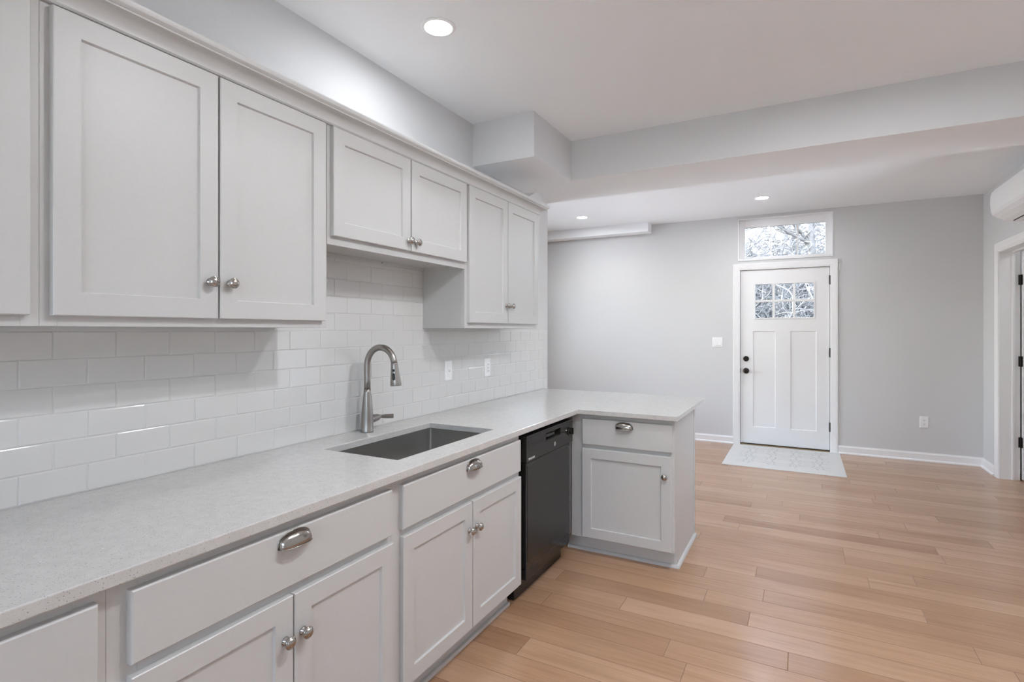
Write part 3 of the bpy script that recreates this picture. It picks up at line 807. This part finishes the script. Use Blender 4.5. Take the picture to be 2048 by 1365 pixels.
bm = boxes((-1.196, DXf - .004, ly0 + .012, ly1 - .07, lz0 + .010, lz1 - .008))
reparent(link('door_latch', bm, M['dw'], None, .003), cp)
bm = bmesh.new(); lathe(bm, [(0, 0), (.024, 0), (.025, .003), (.022, .006), (.019, .0075), (.0185, .018), (.016, .021), (0, .021)], (DXf, 2.862, .752), (1, 0, 0), 32); box(bm, DXf + .018, DXf + .026, 2.858, 2.866, .734, .770)
reparent(link('dial_knob', bm, M['dw'], None, smooth=False), cp)
bm = bmesh.new(); lathe(bm, [(0, 0), (.0045, 0), (.004, .003), (0, .003)], (DXf, 2.815, .762), (1, 0, 0), 14)
reparent(link('indicator_light', bm, M['logo'], None), cp)
bm = bmesh.new(); lathe(bm, [(.010, 0), (.010, .0012), (.0085, .0012), (.0085, 0)], (DXf, 2.66, .715), (1, 0, 0), 24)
box(bm, DXf, DXf + .001, 2.650, 2.653, .705, .722); box(bm, DXf, DXf + .001, 2.658, 2.662, .712, .728)
reparent(link('emblem', bm, M['logo'], None), cp)
link('door_panel', boxes((-1.212, DXf, DY0, 2.872, .165, .6825)), M['dw'], dw, .004)
link('inner_panel', boxes((DXf - .002, DXf + .0015, DY0 + .008, 2.838, .200, .668)), M['dwpanel'], dw, .001)
link('lower_panel', boxes((-1.212, DXf - .002, DY0, 2.872, .112, .1635)), M['dw'], dw, .003)
link('kick_plate', boxes((-1.30, -1.238, DY0, 2.90, .004, .108)), M['dw'], dw, .002)
cu = bpy.data.curves.new('lettering', 'FONT'); cu.body = 'FRIGIDAIRE'; cu.size = .0145; cu.extrude = .0006; cu.shear = .2; cu.space_character = .95
to = bpy.data.objects.new('lettering', cu); C.objects.link(to)
bpy.context.view_layer.update()
me = bpy.data.meshes.new_from_object(to.evaluated_get(bpy.context.evaluated_depsgraph_get()))
bpy.data.objects.remove(to)
me.materials.clear(); me.materials.append(M['logo'])
lo = bpy.data.objects.new('lettering', me); C.objects.link(lo)
lo.matrix_world = Matrix.Translation((DXf + .001, 2.340, .693)) @ Matrix.Rotation(R(90), 4, 'Z') @ Matrix.Rotation(R(90), 4, 'X')
mw_ = lo.matrix_world.copy(); lo.parent = cp; lo.matrix_parent_inverse = cp.matrix_world.inverted(); lo.matrix_world = mw_

# ---------------------------------------------------------------- outlets and switch
def plate_mesh(F, u, z, w, h):
    bm = bmesh.new()
    def rect(i, n): return [bm.verts.new(F(*p)) for p in ((u - w / 2 + i, n, z - h / 2 + i), (u + w / 2 - i, n, z - h / 2 + i), (u + w / 2 - i, n, z + h / 2 - i), (u - w / 2 + i, n, z + h / 2 - i))]
    L = [rect(0, 0), rect(0, .003), rect(.004, .0058), rect(.006, .006)]
    for A, B in zip(L, L[1:]):
        for k in range(4): bm.faces.new((A[k], A[(k + 1) % 4], B[(k + 1) % 4], B[k]))
    bm.faces.new(L[-1]); bm.faces.new(L[0][::-1]); return bm
def fbox(bm, F, u0, u1, n0, n1, z0, z1): box(bm, u0, u1, n0, n1, z0, z1, F)
def outlet(F, u, z, label, style='duplex', group=None):
    loc = F(u, 0, z)
    t = thing('outlet', loc, label, 'outlet', group)
    link('cover_plate', plate_mesh(F, u, z, .072, .117), M['plastic'], t)
    if style == 'duplex':
        for s in (-1, 1):
            bm = bmesh.new(); zz = z + s * .0195
            p = Vector(F(u, .006, zz)); q = Vector(F(u, 1.006, zz)); lathe(bm, [(0, 0), (.0165, 0), (.0160, .0015), (0, .0015)], p, q - p, 24)
            sk_ = link('socket', bm, M['plastic'], t)
            for du in (-.0059, .0059):
                bm = bmesh.new(); fbox(bm, F, u + du - .0011, u + du + .0011, .0075, .008, zz, zz + .0075)
                reparent(link('slot', bm, M['slot'], None), sk_)
            bm = bmesh.new(); p = Vector(F(u, .0075, zz - .006)); q = Vector(F(u, 1, zz - .006)); lathe(bm, [(0, 0), (.0025, 0), (.0025, .0005), (0, .0005)], p, q - p, 10)
            reparent(link('slot', bm, M['slot'], None), sk_)
    else:
        bm = bmesh.new(); fbox(bm, F, u - .0165, u + .0165, .006, .0085, z - .0335, z + .0335)
        sk_ = link('socket', bm, M['plastic'], t, .001)
        bm = bmesh.new()
        if style == 'gfci':
            for s in (-1, 1):
                zz = z + s * .021
                for du in (-.0059, .0059):
                    bm = bmesh.new(); fbox(bm, F, u + du - .0011, u + du + .0011, .0085, .009, zz - .004, zz + .004)
                    reparent(link('slot', bm, M['slot'], None), sk_)
            for dz in (-.0035, .0035):
                bm = bmesh.new(); fbox(bm, F, u - .008, u + .008, .0085, .0098, z + dz - .0025, z + dz + .0025)
                reparent(link('test_button', bm, M['grout'], None, .0004), sk_)
        else:
            p = Vector(F(u, .0085, z)); q = Vector(F(u, 1, z)); lathe(bm, [(0, 0), (.006, 0), (.006, .005), (.003, .005), (.003, .0055), (0, .0055)], p, q - p, 16)
            reparent(link('jack', bm, M['grout'], None), sk_)
    return t
outlet(FL(XW + .0006), 2.577, 1.092, 'white wall plate on the tiles nearest the faucet, left of the other outlet', 'jack')
outlet(FL(XW + .0006), 3.018, 1.083, 'white outlet on the tiles nearer the peninsula, right of the other plate', 'gfci')
outlet(FP(YFAR), 1.091, .395, 'white duplex outlet low on the gray far wall, right of the front door', 'duplex')
sw = thing('light_switch', (-.880, YFAR, 1.186), 'white double rocker light switch left of the front door', 'switch')
Fw = FP(YFAR)
link('cover_plate', plate_mesh(Fw, -.880, 1.186, .117, .117), M['plastic'], sw)
for du in (-.023, .023):
    bm = bmesh.new(); prism(bm, [(.006, -.0335), (.0145, -.0335), (.0085, 0), (.0066, .0335), (.006, .0335)], -.880 + du - .0165, -.880 + du + .0165, lambda a, y, b: Fw(y, a, 1.186 + b))
    link('rocker', bm, M['plastic'], sw)

# ---------------------------------------------------------------- wall air conditioner
ac = thing('air_conditioner', (XR, 5.35, 2.21), 'white wall-mounted mini-split air conditioner above the side doorway', 'air conditioner')
AY0, AY1 = 4.93, 5.76
prof = [(0, 2.205), (.055, 2.207), (.105, 2.222), (.150, 2.248), (.178, 2.270), (.186, 2.290), (.192, 2.36), (.190, 2.42), (.182, 2.455), (.160, 2.482), (.120, 2.497), (0, 2.500)]
def ACF(a, y, b): return (XR - a, y, b)
bm = bmesh.new(); prism(bm, prof, AY0, AY1, ACF); link('housing', bm, M['acplastic'], ac, .006, segs=3)
bm = bmesh.new()
prism(bm, [(.1795, 2.272), (.1885, 2.290), (.1950, 2.36), (.1930, 2.42), (.1840, 2.457), (.178, 2.45), (.187, 2.42), (.189, 2.36), (.182, 2.29)], AY0 + .012, AY1 - .012, ACF)
link('front_panel', bm, M['acplastic'], ac, .001)
bm = bmesh.new(); prism(bm, [(.060, 2.2065), (.066, 2.2085), (.066, 2.2045), (.060, 2.2025)], AY0 + .06, AY1 - .07, ACF); link('air_slot', bm, M['slot'], ac)
bm = bmesh.new(); prism(bm, [(.070, 2.2085), (.108, 2.2215), (.152, 2.2470), (.153, 2.2440), (.109, 2.2185), (.070, 2.2055)], AY0 + .05, AY1 - .05, ACF); link('louvre', bm, M['acplastic'], ac)

# ---------------------------------------------------------------- recessed ceiling lights
def make_light(x, y, z, label, group='recessed ceiling lights'):
    t = thing('recessed_light', (x, y, z), label, 'ceiling light', group)
    bm = bmesh.new(); lathe(bm, [(.056, 0), (.072, 0), (.074, .002), (.072, .0045), (.060, .006), (.056, .004), (.056, 0)], (x, y, z), (0, 0, -1), 40)
    link('trim_ring', bm, M['plastic'], t, smooth=True)
    bm = bmesh.new(); lathe(bm, [(0, .001), (.056, .001), (.056, .0035), (0, .0035)], (x, y, z), (0, 0, -1), 40)
    link('lit_lens', bm, M['lamp'], t)
    return t
L0 = make_light(-1.364, 1.871, ZK, 'lit recessed ceiling light above the sink, nearest the wall cabinets')
def copy_light(x, y, z, label, lens=None, src=L0):
    r = src.copy(); C.objects.link(r); r['label'] = label
    r.location = (x, y, z)
    for ch in list(src.children):
        c = ch.copy(); C.objects.link(c); c.parent = r; c.matrix_parent_inverse = ch.matrix_parent_inverse.copy()
        if lens and ch.name.startswith('lit_lens'):
            c.data = ch.data.copy(); c.data.materials[0] = lens
    return r
L1 = copy_light(-.350, 5.925, ZFAR, 'lit recessed ceiling light above the front door transom', M['lampf'])
copy_light(-2.270, 5.950, ZFAR, 'lit recessed ceiling light at the far left, beyond the end of the kitchen wall', None, L1)
copy_light(-.030, 1.420, ZK, 'recessed ceiling light over the middle of the kitchen, above the frame', M['lampm'])
copy_light(.250, 2.300, ZK, 'added fill light near the beam, out of view above the frame', M['lampfill'])  # invented fixture, put in to brighten the peninsula, beam and floor
copy_light(2.400, 5.700, 2.5, 'added fill light in the side room, out of view beyond the open doorway')  # unseen fixture, put in to light the door jamb

# ---------------------------------------------------------------- patterned entry pad in front of the door
en = link('entry_tile_pad', boxes((-.53, .53, -.54, .54, 0, .004)), M['entry'], None, .001)
en.location = (-.170, 6.225, .0003)
tag(en, 'pale patterned tile entry pad on the wood floor before the front door', 'entry tiles')

# ---------------------------------------------------------------- outside: wooded bank beyond the door
def hill(x, y): 
    t = max(0, y - 9.0)
    return -.15 + min(.55 * t, 2.7) + .12 * math.sin(x * .7 + y * .4)
bm = bmesh.new(); NX, NY = 40, 30; G = []
for j in range(NY + 1):
    row = []
    for i in range(NX + 1):
        x = -16 + 36 * i / NX; y = YFAR + .15 + 22 * j / NY
        row.append(bm.verts.new((x, y, hill(x, y) if y > 7.6 else -.15)))
    G.append(row)
for j in range(NY):
    for i in range(NX): bm.faces.new((G[j][i], G[j][i + 1], G[j + 1][i + 1], G[j + 1][i]))
struct('ground', bm, M['litter'], smooth=True)
M['blocker'] = paint('blocker_green', (.03, .045, .03), .8, .02, 7, .8, .1)
struct('wall_sky_blocker', boxes((-7, 7, YBACK - 7.0, YBACK - 6.2, -.2, 2.7)), M['blocker'])  # unseen green slab, added to keep bright sky out of the door-glass reflections
struct('ground_bounce', boxes((-6, 6, YBACK - 8, YBACK - .1, -.2, -.05), (XR + .135, 9, YBACK - .1, 4.5, -.2, -.05), (3.2, 9, 4.5, YFAR, -.2, -.05), (-11, XL2 - .1, YBACK - .1, YFAR, -.2, -.05)), M['bounce'])  # unseen pale slabs, added to bounce daylight up to the ceilings
def tree_mesh(seed, h, r):
    rnd = random.Random(seed); bm = bmesh.new()
    def grow(p, d, L, rad, lev):
        n = 5; pts = [p]; rs = [rad]
        for k in range(n):
            d = (d + Vector((rnd.uniform(-.22, .22), rnd.uniform(-.22, .22), rnd.uniform(-.08, .16))) * (.6 + .3 * lev)).normalized()
            pts.append(pts[-1] + d * (L / n)); rs.append(rad * (1 - .62 * (k + 1) / n))
        tube(bm, pts, rs, 7 if lev == 0 else 4, cap=False)
        if lev < 3:
            for k in range(1, n + 1):
                for q in range(2 if lev < 2 else 1):
                    if lev == 0 and k < 2 and q: continue
                    a = rnd.uniform(0, 2 * PI); nd = (d * .5 + Vector((math.cos(a), math.sin(a), rnd.uniform(-.2, .6)))).normalized()
                    grow(pts[k], nd, (L * rnd.uniform(.35, .55) if lev else rnd.uniform(.7, 1.2)), rs[k] * .55, lev + 1)
    grow(Vector((0, 0, -.2)), Vector((rnd.uniform(-.15, .15), rnd.uniform(-.1, .1), 1)).normalized(), h, r, 0)
    return bm
rnd = random.Random(7)
for i, (x, y, h, r) in enumerate([(-1.0, 9.9, 5.5, .08), (.42, 10.6, 6, .085), (-.42, 12.6, 6, .10), (.95, 14.0, 7, .12), (-1.55, 15.0, 7, .12), (.05, 16.6, 8, .15)]):
    o = link('bare_tree', tree_mesh(i + 3, h, r), M['bark'], None, smooth=True)
    o.location = (x, y, hill(x, y)); tag(o, 'bare pale tree outside, seen through the front door glass and transom', 'tree', 'bare trees beyond the front door')
bm = bmesh.new()
for k in range(2600):
    y = rnd.uniform(9.2, 15.5); x = rnd.uniform(-.25 - .12 * y, .06 * y + .3); z = hill(x, y) + (rnd.uniform(0, 1.2) if rnd.random() < .5 else rnd.uniform(.5, 2.6))
    p = Vector((x, y, z)); d = Vector((rnd.uniform(-1, 1), rnd.uniform(-.5, .5), rnd.uniform(-.4, 1))).normalized(); pts = [p]
    bend = Vector((rnd.uniform(-.4, .4), rnd.uniform(-.2, .2), rnd.uniform(-.5, .2)))
    for q in range(8):
        d = (d + bend + Vector((rnd.uniform(-.45, .45), rnd.uniform(-.3, .3), rnd.uniform(-.4, .4)))).normalized(); pts.append(pts[-1] + d * .14)
    w_ = rnd.choice([.35, .5, .6, .8, 1.3]); tube(bm, pts, [q * w_ for q in (.011, .011, .010, .009, .008, .007, .006, .005, .003)], 4, cap=False)
o = link('vine_tangle', bm, M['twig']); tag(o, 'pale tangle of leafless vines and twigs outside the front door', 'vines', kind='stuff')
bm = bmesh.new()
for k in range(1500):
    cx, cy, cz = rnd.choice([(-1.25, 9.3, .95), (-.9, 9.6, .75), (.55, 9.4, .6), (.1, 9.8, .55)])
    p = Vector((cx + rnd.gauss(0, .3), cy + rnd.gauss(0, .2), max(.02, cz + rnd.gauss(0, .42)))); a = rnd.uniform(0, 2 * PI); s = rnd.uniform(.03, .07)
    u = Vector((math.cos(a), math.sin(a), rnd.uniform(-.6, .6))) * s; v = Vector((-math.sin(a), math.cos(a), rnd.uniform(-.6, .6))) * s * .45
    bm.faces.new([bm.verts.new(p + q) for q in (-u, v, u, -v)])
o = link('evergreen_shrub', bm, M['leaf'], recalc=False); tag(o, 'dark evergreen undergrowth outside, low in the door glass', 'shrubs', kind='stuff')
